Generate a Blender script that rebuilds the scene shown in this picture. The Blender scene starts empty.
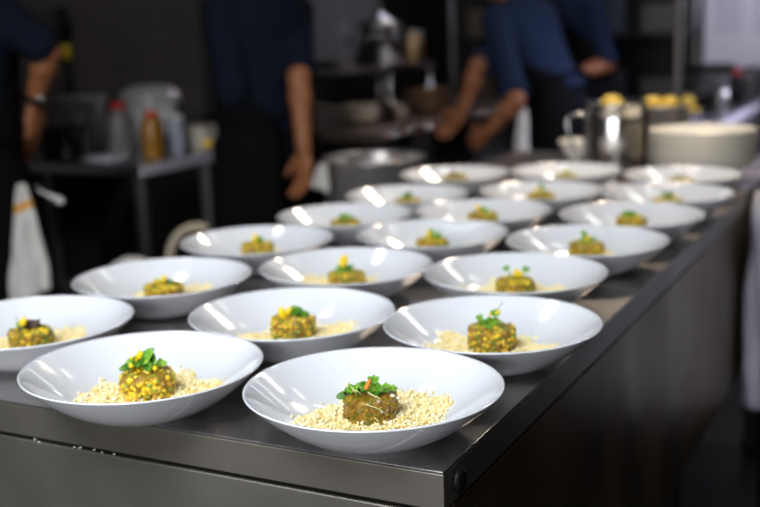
import bpy, bmesh, math, random
from mathutils import Vector, Matrix, noise
random.seed(7)
S = bpy.context.scene
COL = S.collection
PI = math.pi
V = Vector

# ------------------------------------------------------------------ camera
CAMP = V((.4104, -.9194, 1.3272))
yaw, pit, rol, FPX = -.47357, .20456, -.034125, 1105.0
Fh = V((math.sin(yaw), math.cos(yaw), 0)); Rh = V((math.cos(yaw), -math.sin(yaw), 0)); Uz = V((0, 0, 1))
Dv = Fh*math.cos(pit) - Uz*math.sin(pit); Uv = Fh*math.sin(pit) + Uz*math.cos(pit)
Rr = math.cos(rol)*Rh + math.sin(rol)*Uv
Ur = math.cos(rol)*Uv - math.sin(rol)*Rh
cd = bpy.data.cameras.new('camera'); cam = bpy.data.objects.new('camera', cd); COL.objects.link(cam)
mw = Matrix((Rr, Ur, -Dv)).transposed().to_4x4(); mw.translation = CAMP
cam.matrix_world = mw
cd.sensor_width = 36; cd.lens = FPX/760*36
cd.clip_start = .05
cd.dof.use_dof = True; cd.dof.focus_distance = 1.09; cd.dof.aperture_fstop = 3.4
cd.dof.aperture_blades = 9
S.camera = cam
S.view_settings.view_transform = 'Standard'; S.view_settings.look = 'None'
S.view_settings.gamma = 1; S.view_settings.exposure = 0
S.view_settings.use_curve_mapping = False

# ------------------------------------------------------------------ materials
MATS = {}
def mat(name, col=(.5,.5,.5), rough=.5, metal=0, **k):
    if name in MATS: return MATS[name]
    m = bpy.data.materials.new(name); m.use_nodes = True; nt = m.node_tree
    b = nt.nodes['Principled BSDF']
    b.inputs['Base Color'].default_value = (*col, 1); b.inputs['Roughness'].default_value = rough
    b.inputs['Metallic'].default_value = metal
    for kk, v in k.items():
        if kk in ('noise', 'bump', 'attr', 'streak', 'var'): continue
        b.inputs[kk].default_value = v
    tc = nt.nodes.new('ShaderNodeTexCoord')
    if k.get('attr'):
        a = nt.nodes.new('ShaderNodeAttribute'); a.attribute_name = 'Col'
        nt.links.new(a.outputs['Color'], b.inputs['Base Color'])
    if k.get('noise'):                      # colour mottling (scale, second colour)
        sc, c2 = k['noise']
        n = nt.nodes.new('ShaderNodeTexNoise'); n.inputs['Scale'].default_value = sc; n.inputs['Detail'].default_value = 5
        r = nt.nodes.new('ShaderNodeValToRGB')
        r.color_ramp.elements[0].position = .38; r.color_ramp.elements[1].position = .62
        r.color_ramp.elements[0].color = (*col, 1); r.color_ramp.elements[1].color = (*c2, 1)
        nt.links.new(tc.outputs['Object'], n.inputs['Vector']); nt.links.new(n.outputs['Fac'], r.inputs['Fac'])
        nt.links.new(r.outputs['Color'], b.inputs['Base Color'])
    if k.get('bump'):
        sc, st = k['bump']
        n = nt.nodes.new('ShaderNodeTexNoise'); n.inputs['Scale'].default_value = sc; n.inputs['Detail'].default_value = 4
        bp = nt.nodes.new('ShaderNodeBump'); bp.inputs['Strength'].default_value = st; bp.inputs['Distance'].default_value = .003
        nt.links.new(tc.outputs['Object'], n.inputs['Vector']); nt.links.new(n.outputs['Fac'], bp.inputs['Height'])
        nt.links.new(bp.outputs['Normal'], b.inputs['Normal'])
    if k.get('streak'):                     # brushed metal: stretched noise in roughness and bump, soft smears
        sx, r0, r1 = k['streak']
        mp = nt.nodes.new('ShaderNodeMapping'); mp.inputs['Scale'].default_value = sx
        n = nt.nodes.new('ShaderNodeTexNoise'); n.inputs['Scale'].default_value = 1; n.inputs['Detail'].default_value = 6
        n2 = nt.nodes.new('ShaderNodeTexNoise'); n2.inputs['Scale'].default_value = 7; n2.inputs['Detail'].default_value = 6
        mx = nt.nodes.new('ShaderNodeMath'); mx.operation = 'ADD'
        mr = nt.nodes.new('ShaderNodeMapRange'); mr.inputs['From Min'].default_value = .7; mr.inputs['From Max'].default_value = 1.3
        mr.inputs['To Min'].default_value = r0; mr.inputs['To Max'].default_value = r1
        bp = nt.nodes.new('ShaderNodeBump'); bp.inputs['Strength'].default_value = .03; bp.inputs['Distance'].default_value = .002
        L = nt.links.new
        L(tc.outputs['Object'], mp.inputs['Vector']); L(mp.outputs['Vector'], n.inputs['Vector']); L(tc.outputs['Object'], n2.inputs['Vector'])
        L(n.outputs['Fac'], mx.inputs[0]); L(n2.outputs['Fac'], mx.inputs[1]); L(mx.outputs[0], mr.inputs['Value'])
        L(mr.outputs['Result'], b.inputs['Roughness']); L(n.outputs['Fac'], bp.inputs['Height']); L(bp.outputs['Normal'], b.inputs['Normal'])
    MATS[name] = m; return m
def emit(name, col, st):
    m = bpy.data.materials.new(name); m.use_nodes = True; nt = m.node_tree; nt.nodes.clear()
    e = nt.nodes.new('ShaderNodeEmission'); e.inputs['Color'].default_value = (*col, 1); e.inputs['Strength'].default_value = st
    o = nt.nodes.new('ShaderNodeOutputMaterial'); nt.links.new(e.outputs[0], o.inputs[0]); return m

porc = mat('porcelain', (.78,.805,.85), .12, **{'Coat Weight': .6, 'Coat Roughness': .04, 'Specular IOR Level': .6})
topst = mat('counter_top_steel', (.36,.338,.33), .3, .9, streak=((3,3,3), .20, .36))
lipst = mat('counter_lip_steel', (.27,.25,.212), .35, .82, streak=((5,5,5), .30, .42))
sidest = mat('counter_side_painted_reflection', (.24,.185,.12), .36, 1, streak=((5,5,5), .3, .45))  # body steel made darker and browner: the dim room's reflection put into the colour
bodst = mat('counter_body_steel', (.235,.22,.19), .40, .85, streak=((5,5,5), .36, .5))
steel = mat('polished_steel', (.62,.61,.60), .16, 1)
dsteel = mat('dull_steel', (.36,.35,.34), .38, 1, streak=((6,6,200), .3, .5))
black = mat('black_plastic', (.006,.006,.006), .45, **{'Specular IOR Level':.2})
blkiron = mat('black_iron', (.02,.02,.02), .45, .3)
cream = mat('cream_porcelain', (.82,.78,.68), .25)
whitep = mat('white_plastic', (.75,.74,.72), .4)
rice_m = mat('couscous_grain', (.9,.82,.58), .45, attr=True, **{'Subsurface Weight': .0, 'Subsurface Scale': .003})
veg_m = mat('diced_vegetable', (.6,.4,.05), .32, attr=True, **{'Coat Weight': .3})
binder = mat('amber_vegetable_mince', (.22,.115,.008), .33, noise=(190, (.36,.22,.015)), bump=(260,.9), **{'Coat Weight': .35})
leafg = mat('bright_green_leaf', (.11,.29,.018), .4, noise=(120, (.20,.42,.035)))
leafl = mat('lime_green_leaf', (.28,.46,.04), .4, noise=(120, (.16,.34,.03)))
leafd = mat('dark_green_leaf', (.05,.17,.012), .4, noise=(120, (.10,.28,.02)))
leafp = mat('dark_purple_leaf', (.035,.008,.02), .4, noise=(120, (.06,.04,.02)))
petal_m = mat('yellow_petal', (.85,.60,.01), .4)
carrot = mat('orange_carrot', (.75,.22,.02), .4)
thread_m = mat('pale_sprout', (.72,.68,.32), .4)
skin = mat('skin', (.36,.135,.055), .5, noise=(30, (.30,.11,.045)))
navy = mat('navy_cloth', (.0075,.011,.022), .9, bump=(30,.5), **{'Specular IOR Level':.1})
blue = mat('blue_cloth', (.014,.025,.058), .9, bump=(30,.5), **{'Specular IOR Level':.1})
apronm = mat('black_apron_cloth', (.005,.005,.006), .9, bump=(25,.5), **{'Specular IOR Level':.08})
trous = mat('dark_trousers_cloth', (.005,.006,.008), .9, bump=(25,.4), **{'Specular IOR Level':.08})
hairm = mat('black_hair', (.01,.008,.007), .5, bump=(200,1))
shoem = mat('black_shoe_leather', (.01,.01,.01), .35)
towelm = mat('white_towel_cloth', (.72,.70,.66), .9, bump=(400,.5))
stripe = mat('orange_stripe_cloth', (.80,.36,.03), .9)
brassy = mat('amber_sauce', (.36,.16,.012), .25, **{'Transmission Weight': .2})
redp = mat('red_plastic', (.55,.01,.012), .35)
clearp = mat('cloudy_clear_plastic', (.28,.26,.25), .3, **{'Transmission Weight': .5})
lemonm = mat('yellow_peel', (.85,.58,.06), .4, bump=(200,.4))

# ------------------------------------------------------------------ mesh helpers
class MB:
    def __init__(s): s.v=[]; s.f=[]; s.c=[]; s.mi=[]; s.cur=(1,1,1); s.m=0
    def add(s, vs, fs):
        o=len(s.v); s.v += [tuple(v) for v in vs]
        for f in fs: s.f.append(tuple(i+o for i in f)); s.c.append(s.cur); s.mi.append(s.m)
        return s
    def box(s, a, b):
        (x0,y0,z0),(x1,y1,z1)=a,b
        return s.add([(x0,y0,z0),(x1,y0,z0),(x1,y1,z0),(x0,y1,z0),(x0,y0,z1),(x1,y0,z1),(x1,y1,z1),(x0,y1,z1)],
                     [(0,3,2,1),(4,5,6,7),(0,1,5,4),(1,2,6,5),(2,3,7,6),(3,0,4,7)])
    def lathe(s, prof, c=(0,0,0), n=48, axis=None):
        q = V((0,0,1)).rotation_difference(V(axis)).to_matrix() if axis is not None else Matrix.Identity(3)
        vs=[]; fs=[]; m=len(prof)
        for i in range(n):
            a=2*PI*i/n
            for r,z in prof: vs.append(q@V((r*math.cos(a), r*math.sin(a), z))+V(c))
        for i in range(n):
            j=(i+1)%n
            for k in range(m-1): fs.append((i*m+k, j*m+k, j*m+k+1, i*m+k+1))
        # caps
        if prof[0][0]>1e-5: fs.append(tuple(i*m for i in range(n))[::-1])
        if prof[-1][0]>1e-5: fs.append(tuple(i*m+m-1 for i in range(n)))
        return s.add(vs,fs)
    def cyl(s, a, b, r, r2=None, n=16):
        a,b=V(a),V(b); L=(b-a).length
        return s.lathe([(r,0),(r if r2 is None else r2,L)], a, n, (b-a).normalized())
    def tube(s, pts, rad, n=8, sq=1.0, closed=False):
        pts=[V(p) for p in pts]; N=len(pts)
        if not hasattr(rad,'__len__'): rad=[rad]*N
        vs=[]; fs=[]; up=None
        for i,p in enumerate(pts):
            d=(pts[min(i+1,N-1)]-pts[max(i-1,0)]).normalized()
            if up is None:
                up=V((0,0,1)) if abs(d.z)<.9 else V((1,0,0))
            x=d.cross(up).normalized(); up=x.cross(d).normalized()
            for k in range(n):
                a=2*PI*k/n; vs.append(p+(x*math.cos(a)+up*math.sin(a)*sq)*rad[i])
        for i in range(N-1):
            for k in range(n):
                l=(k+1)%n; fs.append((i*n+k,i*n+l,(i+1)*n+l,(i+1)*n+k))
        fs.append(tuple(range(n))[::-1]); fs.append(tuple((N-1)*n+k for k in range(n)))
        return s.add(vs,fs)
    def ell(s, c, r, rot=None, n=16, m=10):
        c=V(c); r=V(r) if hasattr(r,'__len__') else V((r,r,r)); vs=[c+ (rot@V((0,0,-r.z)) if rot else V((0,0,-r.z)))]; fs=[]
        for j in range(1,m):
            t=-PI/2+PI*j/m
            for i in range(n):
                a=2*PI*i/n; p=V((r.x*math.cos(t)*math.cos(a), r.y*math.cos(t)*math.sin(a), r.z*math.sin(t)))
                vs.append(c+(rot@p if rot else p))
        vs.append(c+ (rot@V((0,0,r.z)) if rot else V((0,0,r.z)))); T=len(vs)-1
        for i in range(n):
            k=(i+1)%n; fs.append((0,1+k,1+i)); fs.append((T,1+(m-2)*n+i,1+(m-2)*n+k))
            for j in range(m-2): fs.append((1+j*n+i,1+j*n+k,1+(j+1)*n+k,1+(j+1)*n+i))
        return s.add(vs,fs)
    def caps(s, a, b, r0, r1, n=12):
        a,b=V(a),V(b); s.ell(a,r0,n=n,m=8); s.ell(b,r1,n=n,m=8); return s.cyl(a,b,r0,r1,n)
    def loft(s, rings, n=24):
        """rings: (centre, x axis vec, y axis vec)"""
        vs=[]; fs=[]
        for c,x,y in rings:
            for k in range(n):
                a=2*PI*k/n; vs.append(V(c)+V(x)*math.cos(a)+V(y)*math.sin(a))
        for i in range(len(rings)-1):
            for k in range(n):
                l=(k+1)%n; fs.append((i*n+k,i*n+l,(i+1)*n+l,(i+1)*n+k))
        fs.append(tuple(range(n))[::-1]); fs.append(tuple((len(rings)-1)*n+k for k in range(n)))
        return s.add(vs,fs)
    def grid(s, fn, nu, nv, mi=None):
        vs=[fn(i/nu,j/nv) for j in range(nv+1) for i in range(nu+1)]
        o=len(s.v); s.v+= [tuple(v) for v in vs]
        for j in range(nv):
            for i in range(nu):
                a=o+j*(nu+1)+i; s.f.append((a,a+1,a+nu+2,a+nu+1)); s.c.append(s.cur); s.mi.append(mi(i/nu,j/nv) if mi else s.m)
        return s
    def mesh(s, name, mats, smooth=True, col=False):
        me=bpy.data.meshes.new(name); me.from_pydata(s.v,[],s.f)
        for m in (mats if isinstance(mats,(list,tuple)) else [mats]): me.materials.append(m)
        me.polygons.foreach_set('material_index', s.mi)
        me.polygons.foreach_set('use_smooth',[smooth]*len(s.f))
        if col:
            at=me.color_attributes.new('Col','FLOAT_COLOR','CORNER'); buf=[]
            for f,c in zip(s.f,s.c): buf += [*c,1]*len(f)
            at.data.foreach_set('color',buf)
        me.update(); return me
    def build(s, name, mats, parent=None, smooth=True, col=False, loc=None, bevel=0, sharp=None, solid=0, remesh=0, sub=0, smoothit=0):
        me=s.mesh(name,mats,smooth,col)
        o=bpy.data.objects.new(name,me); COL.objects.link(o)
        if parent: o.parent=parent
        if loc: o.location=loc
        if sharp: 
            bm=bmesh.new(); bm.from_mesh(me)
            for e in bm.edges:
                if len(e.link_faces)==2 and e.calc_face_angle(0)>sharp: e.smooth=False
            bm.to_mesh(me); bm.free()
        if solid:
            d=o.modifiers.new('solid','SOLIDIFY'); d.thickness=solid; d.offset=0
        if remesh:
            d=o.modifiers.new('remesh','REMESH'); d.mode='VOXEL'; d.voxel_size=remesh; d.use_smooth_shade=True
            if smoothit:
                d=o.modifiers.new('smooth','SMOOTH'); d.factor=.5; d.iterations=smoothit
        if bevel:
            d=o.modifiers.new('bevel','BEVEL'); d.width=bevel; d.segments=3; d.limit_method='ANGLE'; d.angle_limit=.6
            d.harden_normals=True
        if sub:
            d=o.modifiers.new('sub','SUBSURF'); d.levels=sub; d.render_levels=sub
        return o
def empty(name, loc=(0,0,0), rz=0):
    o=bpy.data.objects.new(name,None); COL.objects.link(o); o.location=loc; o.rotation_euler=(0,0,rz); o.empty_display_size=.05
    return o
def tag(o, label, cat, group=None, kind=None):
    o['label']=label; o['category']=cat
    if group: o['group']=group
    if kind: o['kind']=kind
    return o
def struct(o): o['kind']='structure'; return o
def bx(name, a, b, m, parent=None, bevel=.002, loc=None):
    return MB().box(a,b).build(name, m, parent, smooth=False, bevel=bevel, loc=loc)
def copy_tree(o, parent=None):
    c=o.copy(); COL.objects.link(c)
    if parent: c.parent=parent
    for ch in list(o.children): copy_tree(ch, c)
    return c

# ------------------------------------------------------------------ setting
tile = mat('dark_floor_tile', (.008,.0075,.007), .5, noise=(6,(.014,.013,.012)), bump=(18,.3), **{'Specular IOR Level':.15})
wallg = mat('warm_grey_wall_panel', (.075,.062,.056), .5, noise=(2.5,(.058,.048,.043)))
walld = mat('dark_wall_paint', (.025,.022,.020), .6, noise=(3,(.018,.016,.015)))
ceilm = mat('grey_ceiling_panel', (.16,.155,.15), .8, bump=(40,.3))
struct(bx('floor', (-3.2,-4,-.1), (2.4,6.6,0), tile, bevel=0))
struct(bx('wall_left', (-2.95,-4,0), (-2.75,6.6,2.75), wallg, bevel=0))
struct(bx('wall_back', (-2.75,6.4,0), (2.2,6.6,2.75), walld, bevel=0))
struct(bx('wall_right', (2.2,-4,0), (2.4,6.6,2.75), mat('warm_brown_wall',(.10,.07,.042),.6,noise=(2,(.075,.052,.03))), bevel=0))
struct(bx('ceiling', (-3.2,-4,2.75), (2.4,6.6,2.85), ceilm, bevel=0))
struct(bx('trim_1', (-2.749,3.47,.0), (-2.735,6.39,2.7), mat('black_splashback', (.016,.014,.013), .35), bevel=0))

# ------------------------------------------------------------------ the pass counter
T = .9
pass_c = tag(empty('pass_counter', (0,0,0)), 'long stainless steel pass counter carrying the rows of plated white bowls', 'counter')
TX0, TY1 = -.84, 2.55
mb = MB().box((TX0,0,T-.004),(0,TY1,T))
mb.build('counter_top', topst, pass_c, smooth=False, bevel=.0012)
# folded lip: front, right side, back, left as one ring
lip = MB()
lip.box((TX0,-.0003,T-.041),(.0003,.004,T-.003)); lip.box((-.004,.004,T-.041),(.0003,TY1,T-.003))
lip.box((TX0,TY1-.004,T-.041),(-.004,TY1,T-.003)); lip.box((TX0-.0003,.004,T-.041),(TX0+.004,TY1-.004,T-.003))
lip.build('counter_lip', lipst, pass_c, smooth=False, bevel=.0012)
bx('recess_frame', (TX0+.02,.014,T-.055),(-.014,TY1-.014,T-.0045), black, pass_c, bevel=0)
bx('front_panel', (TX0+.004,.003,.44),(-.022,.03,T-.0475), bodst, pass_c)
bx('side_panel', (-.03,.034,.44),(-.003,TY1-.01,T-.0475), sidest, pass_c)
bx('corner_post', (-.020,.003,.10),(-.003,.032,T-.0475), bodst, pass_c)
bx('back_panel', (TX0+.01,TY1-.03,.44),(-.034,TY1-.01,T-.0475), bodst, pass_c)
bx('side_panel', (TX0+.004,.034,.44),(TX0+.03,TY1-.034,T-.0475), bodst, pass_c)
bx('undershelf', (TX0+.03,.06,.435),(-.035,TY1-.06,.46), dsteel, pass_c)
for x in (TX0+.05,-.06):
    for y in (.08,1.3,TY1-.08):
        l=MB().box((x-.02,y-.02,.04),(x+.02,y+.02,.435)).build('leg', black, pass_c, smooth=False, bevel=.003)
        MB().lathe([(.02,0),(.026,.004),(.026,.02),(.012,.04)],(x,y,0),20).build('foot', black, l)
# black round plug on the side lip, with recess ring
pl = MB().lathe([(.0,0),(.0118,0),(.0132,.0015),(.0135,.004),(.011,.0065),(.0075,.0072),(.0,.0072)],(.0003,.0330,T-.0200),32,(1,0,0))
pl.build('plug', black, pass_c)['label']='round black plug in the side edge by the corner'
# small crumbs stuck in the gap under the lip
cr = MB(); rc=random.Random(3)
for x in [-.49,-.485,-.478,-.46,-.452,-.43,-.432,-.55,-.545]:
    cr.ell((x+.02+rc.uniform(-.003,.003),.0015,T-.0445+rc.uniform(-.002,.001)),(.0014*rc.uniform(.5,1.2),.0012,.0008),n=6,m=5)
tag(cr.build('food_crumbs', rice_m, None, col=True), 'pale food crumbs caught in the dark gap below the counter front edge', 'crumbs', kind='stuff')

# ------------------------------------------------------------------ the dish: bowl, couscous, timbale, garnish
R=.1375
prof=[(0,.0035),(.050,.0035),(.052,0),(.055,0),(.0575,.0020),(.066,.0042),(.080,.0100),(.098,.0205),(.114,.0325),(.126,.0430),(.1335,.0505),
      (.1362,.0534),(.1374,.0545),(.1375,.0554),(.1368,.0560),(.1352,.0559),(.1330,.0542),(.124,.0465),(.110,.0350),(.094,.0240),(.077,.0155),(.060,.0115),(.046,.0104),(.03,.0100),(0,.0100)]
def bowl_mesh():
    return MB().lathe(prof,n=96).mesh('bowl', porc)
BM = bowl_mesh()
def bowl_z(r):
    pts=[p for p in prof[13:]][::-1]
    for (r0,z0),(r1,z1) in zip(pts,pts[1:]):
        if r0<=r<=r1: return z0+(z1-z0)*(r-r0)/(r1-r0)
    return .055
ICO=None
def ico():
    global ICO
    if ICO is None:
        bm=bmesh.new(); bmesh.ops.create_icosphere(bm,subdivisions=1,radius=1); bm.verts.ensure_lookup_table()
        ICO=([v.co.copy() for v in bm.verts],[tuple(v.index for v in f.verts) for f in bm.faces]); bm.free()
    return ICO
def rrot(rg): 
    return (Matrix.Rotation(rg.uniform(0,6.28),3,'X')@Matrix.Rotation(rg.uniform(0,6.28),3,'Y')@Matrix.Rotation(rg.uniform(0,6.28),3,'Z'))
def couscous_mesh(seed, n, ext=.077):
    rg=random.Random(seed); mb=MB(); vs,fs=ico()
    # low base mound beneath the grains
    mb.cur=(.75,.62,.33)
    base=[]
    for i in range(n):
        a=rg.uniform(0,2*PI); rr=math.sqrt(rg.random())
        e=ext*(1+.10*math.sin(2*a+seed)+.07*math.sin(5*a+2*seed)+.05*math.sin(9*a))
        if rg.random()<.06: rr*=1.12
        r=rr*e; 
        hmax=.0130*(1-rr**2.2)+.0015 if rr<1 else .001
        z=bowl_z(r)+hmax*rg.uniform(.25,1)+.0008
        if rr<.18: continue
        k=rg.random()
        if k<.62: c=(.98,.88,.54)
        elif k<.80: c=(.97,.84,.44)
        elif k<.93: c=(.93,.72,.22)
        else: c=(.98,.95,.80)
        w=.35+.65*rg.random()
        mb.cur=c; s=.00165*rg.uniform(.75,1.5); q=rrot(rg); sc=V((s*rg.uniform(.8,1.6),s,s*rg.uniform(.7,1)))
        ctr=V((r*math.cos(a),r*math.sin(a),z))
        mb.add([ctr+q@V((v.x*sc.x,v.y*sc.y,v.z*sc.z)) for v in vs],fs)
    mb.cur=(.95,.80,.40)
    mp=[(0,.0085)]
    def g(i,j):
        a=2*PI*i; rr=j; e=ext*(1+.10*math.sin(2*a+seed)+.07*math.sin(5*a+2*seed)+.05*math.sin(9*a))*.97
        r=rr*e; z=bowl_z(r)+.0110*(1-rr**2.2)+.0002+.0012*noise.noise(V((r*math.cos(a)*300,r*math.sin(a)*300,seed)))*(1 if rr<.97 else 0)
        return V((r*math.cos(a),r*math.sin(a),z))
    mb.grid(g,64,16)
    return mb.mesh('couscous', rice_m, True, True)
PAL={'smooth':[(.27,.16,.010),(.20,.10,.006),(.34,.23,.014),(.13,.17,.012),(.25,.13,.010),(.17,.14,.008)],
     'kernel':[(.84,.58,.015),(.78,.50,.015),(.58,.46,.03),(.40,.24,.02),(.30,.34,.03),(.86,.62,.03),(.55,.30,.02)],
     'mixed':[(.75,.50,.02),(.50,.30,.02),(.26,.30,.03),(.85,.62,.03),(.38,.18,.015),(.16,.24,.02)]}
def timbale_parts(kind, seed, r=.0285, h=.030):
    """returns core mesh and dice mesh"""
    rg=random.Random(seed)
    z0=.0170
    core=MB()
    dome = .008 if kind=='kernel' else .002
    n,m=40,10
    def g(i,j):
        a=2*PI*i
        if j<.6: rr=r*.955; z=z0+h*(j/.6)*.96
        else:
            t=(j-.6)/.4; rr=r*.955*math.cos(t*PI/2)**.5 if t<1 else 0; z=z0+h*.96+dome*math.sin(t*PI/2)
        d=1+.035*noise.noise(V((math.cos(a)*3,math.sin(a)*3,z*140+seed)))
        return V((rr*d*math.cos(a),rr*d*math.sin(a),z))
    core.grid(g,n,20)
    dice=MB(); vs,fs=ico()
    cnt={'smooth':230,'kernel':300,'mixed':300}[kind]
    for i in range(cnt):
        a=rg.uniform(0,2*PI); 
        if rg.random()<.68:
            z=z0+rg.uniform(.001,h*.97); rr=r*(.97 if kind=='smooth' else 1.0); ctr=V((rr*math.cos(a),rr*math.sin(a),z)); out=V((math.cos(a),math.sin(a),0))
        else:
            rr=r*math.sqrt(rg.random())*.95; ctr=V((rr*math.cos(a),rr*math.sin(a),z0+h+dome*(1-(rr/r)**2))); out=V((0,0,1))
        s={'smooth':.0020,'kernel':.0040,'mixed':.0029}[kind]*rg.uniform(.7,1.25)
        q=rrot(rg); c=rg.choice(PAL[kind]); dice.cur=c
        if kind=='smooth': 
            ctr-=out*s*.55; s*=1.25
        else: ctr-=out*s*.35
        if kind=='kernel' or rg.random()<.35:
            sc=V((s,s*.85,s*1.1)); dice.add([ctr+q@V((v.x*sc.x,v.y*sc.y,v.z*sc.z)) for v in vs],fs)
        else:
            b=[V((x,y,z))*s*.75 for x in(-1,1) for y in(-1,1) for z in(-1,1)]
            dice.add([ctr+q@p for p in b],[(0,1,3,2),(4,6,7,5),(0,4,5,1),(2,3,7,6),(0,2,6,4),(1,5,7,3)])
    return core.mesh('vegetable_timbale', binder), dice.mesh('diced_vegetables', veg_m, kind!='smooth', True)
def leaf_obj(parent, p, d, up, L, W, m, name='leaf'):
    """a cupped, lobed leaf growing from p along d"""
    p,d,up=V(p),V(d).normalized(),V(up).normalized(); x=d.cross(up).normalized(); up=x.cross(d)
    def g(i,j):
        w=math.sin(PI*min(1,j*.93+.05))**.7*(1+.16*math.sin(j*17)); u=(i-.5)*2
        return p+d*(L*j)+x*(u*W*.5*w)+up*(.22*W*u*u*w - L*.28*j*j + L*.10*math.sin(j*7+i*3)*.5)
    o=MB().grid(g,4,8).build(name,m,parent,solid=.0004,sub=1)
    return o
def stem_obj(parent, pts, r, m, name='stem'):
    return MB().tube(pts,r,6).build(name,m,parent)
def garnish(spec, seed, top):
    root=empty('herb_garnish'); rg=random.Random(seed)
    for it in spec:
        k=it[0]
        if k in('g','d','p'):       # leaf cluster: colour, x, z offset above the top, size
            _,x,z,s,n=it; m0={'g':leafg,'d':leafd,'p':leafp}[k]
            for i in range(int(n*1.6)):
                m=leafl if (k=='g' and i%3==1) else m0; a=rg.uniform(0,2*PI); el=rg.uniform(-.1,1.0)
                d=V((math.cos(a)*math.cos(el),math.sin(a)*math.cos(el),math.sin(el)))
                p=V((x,rg.uniform(-.006,.002),top+z+rg.uniform(-.001,.002)))
                leaf_obj(root,p,d,V((rg.uniform(-.3,.3),-.9,.75)),s*rg.uniform(.65,1.1),s*rg.uniform(.55,.9),m)
        elif k=='y':                # yellow petal standing, x, z, size, lean
            _,x,z,s,ln=it
            c=V((x,-.006,top+z)); q=Matrix.Rotation(ln,3,'Y')
            MB().ell(c+q@V((0,0,s*.5)),(s*.42,s*.2,s*.62),q,12,8).build('yellow_petal',petal_m,root)
        elif k=='t':                # thread from (x0,z0) to (x1,z1)
            _,x0,z0_,x1,z1,y=it
            p0=V((x0,y,top+z0_)); p1=V((x1,y-.004,top+z1)); md=(p0+p1)/2+V((0,-.001,.002))
            stem_obj(root,[p0,md,p1],[.0006,.0005,.0003],thread_m,'sprout_thread')
        elif k=='v':                # dark upright fine stem
            _,x0,z0_,x1,z1,y=it
            stem_obj(root,[V((x0,y,top+z0_)),V((x1,y,top+z1))],[.0006,.0003],leafp)
        elif k=='s':                # green sprig: stem with leaf at tip
            _,x0,z0_,x1,z1,s=it
            p0=V((x0,-.004,top+z0_)); p1=V((x1,-.006,top+z1)); d=(p1-p0).normalized()
            stem_obj(root,[p0,p0.lerp(p1,.6),p1],[.0014,.0012,.0009],leafg)
            for e in (-.7,0,.7):
                leaf_obj(root,p1-d*.002,(d+V((e,.0,0))),V((0,-1,.3)),s,s*.75,leafg)
        elif k=='c':                # carrot strip
            _,x,z,ln=it
            q=Matrix.Rotation(ln,3,'Y'); c=V((x,-.012,top+z)); mb=MB()
            def g(i,j):
                a=2*PI*i; rr=.0027*(1-j*.5)*(1+.15*math.sin(3*a))
                return c+q@V((rr*math.cos(a),rr*.7*math.sin(a),.011*j))
            mb.grid(g,10,6); mb.ell(c+q@V((0,0,.011)),.001,None,8,6); mb.build('carrot_strip',carrot,root)
        elif k=='k':                # loose kernel
            _,x,y,z=it
            MB().ell((x,y,top+z),(.0034,.0031,.0036),None,12,8).build('corn_kernel',petal_m,root)
    return root

BOWLS=[ # name, x, y, timbale kind, where phrase
 ('P1',-0.107,0.065,'smooth','nearest the counter corner with the black plug'),
 ('P2',-0.389,0.036,'kernel','at the front edge left of the corner bowl'),
 ('P3',-0.662,0.139,'mixed','cut off by the left edge of the photo'),
 ('P4',-0.080,0.340,'mixed','second from the front in the right row'),
 ('P5',-0.348,0.298,'mixed','second from the front in the middle row'),
 ('P6',-0.655,0.418,'mixed','second from the front in the left row'),
 ('P7',-0.150,0.619,'mixed','third from the front in the right row'),
 ('P8',-0.419,0.580,'mixed','third from the front in the middle row'),
 ('P9',-0.677,0.720,'mixed','third from the front in the left row'),
 ('P10',-0.119,0.889,'mixed','fourth from the front in the right row'),
 ('P11',-0.400,0.872,'mixed','fourth from the front in the middle row'),
 ('P12',-0.650,1.002,'mixed','fourth from the front in the left row'),
 ('P13',-0.110,1.159,'mixed','fifth from the front in the right row'),
 ('P14',-0.402,1.123,'mixed','fifth from the front in the middle row'),
 ('P17',-0.643,1.278,'mixed','fifth from the front in the left row'),
 ('P15',-0.103,1.437,'mixed','sixth from the front in the right row'),
 ('P16',-0.374,1.404,'mixed','sixth from the front in the middle row'),
 ('P20',-0.673,1.621,'mixed','farthest back in the left row'),
 ('P18',-0.132,1.728,'mixed','farthest back in the right row, before the stacked bowls'),
 ('P19',-0.421,1.734,'mixed','farthest back in the middle row, before the steel pitcher')]
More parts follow.
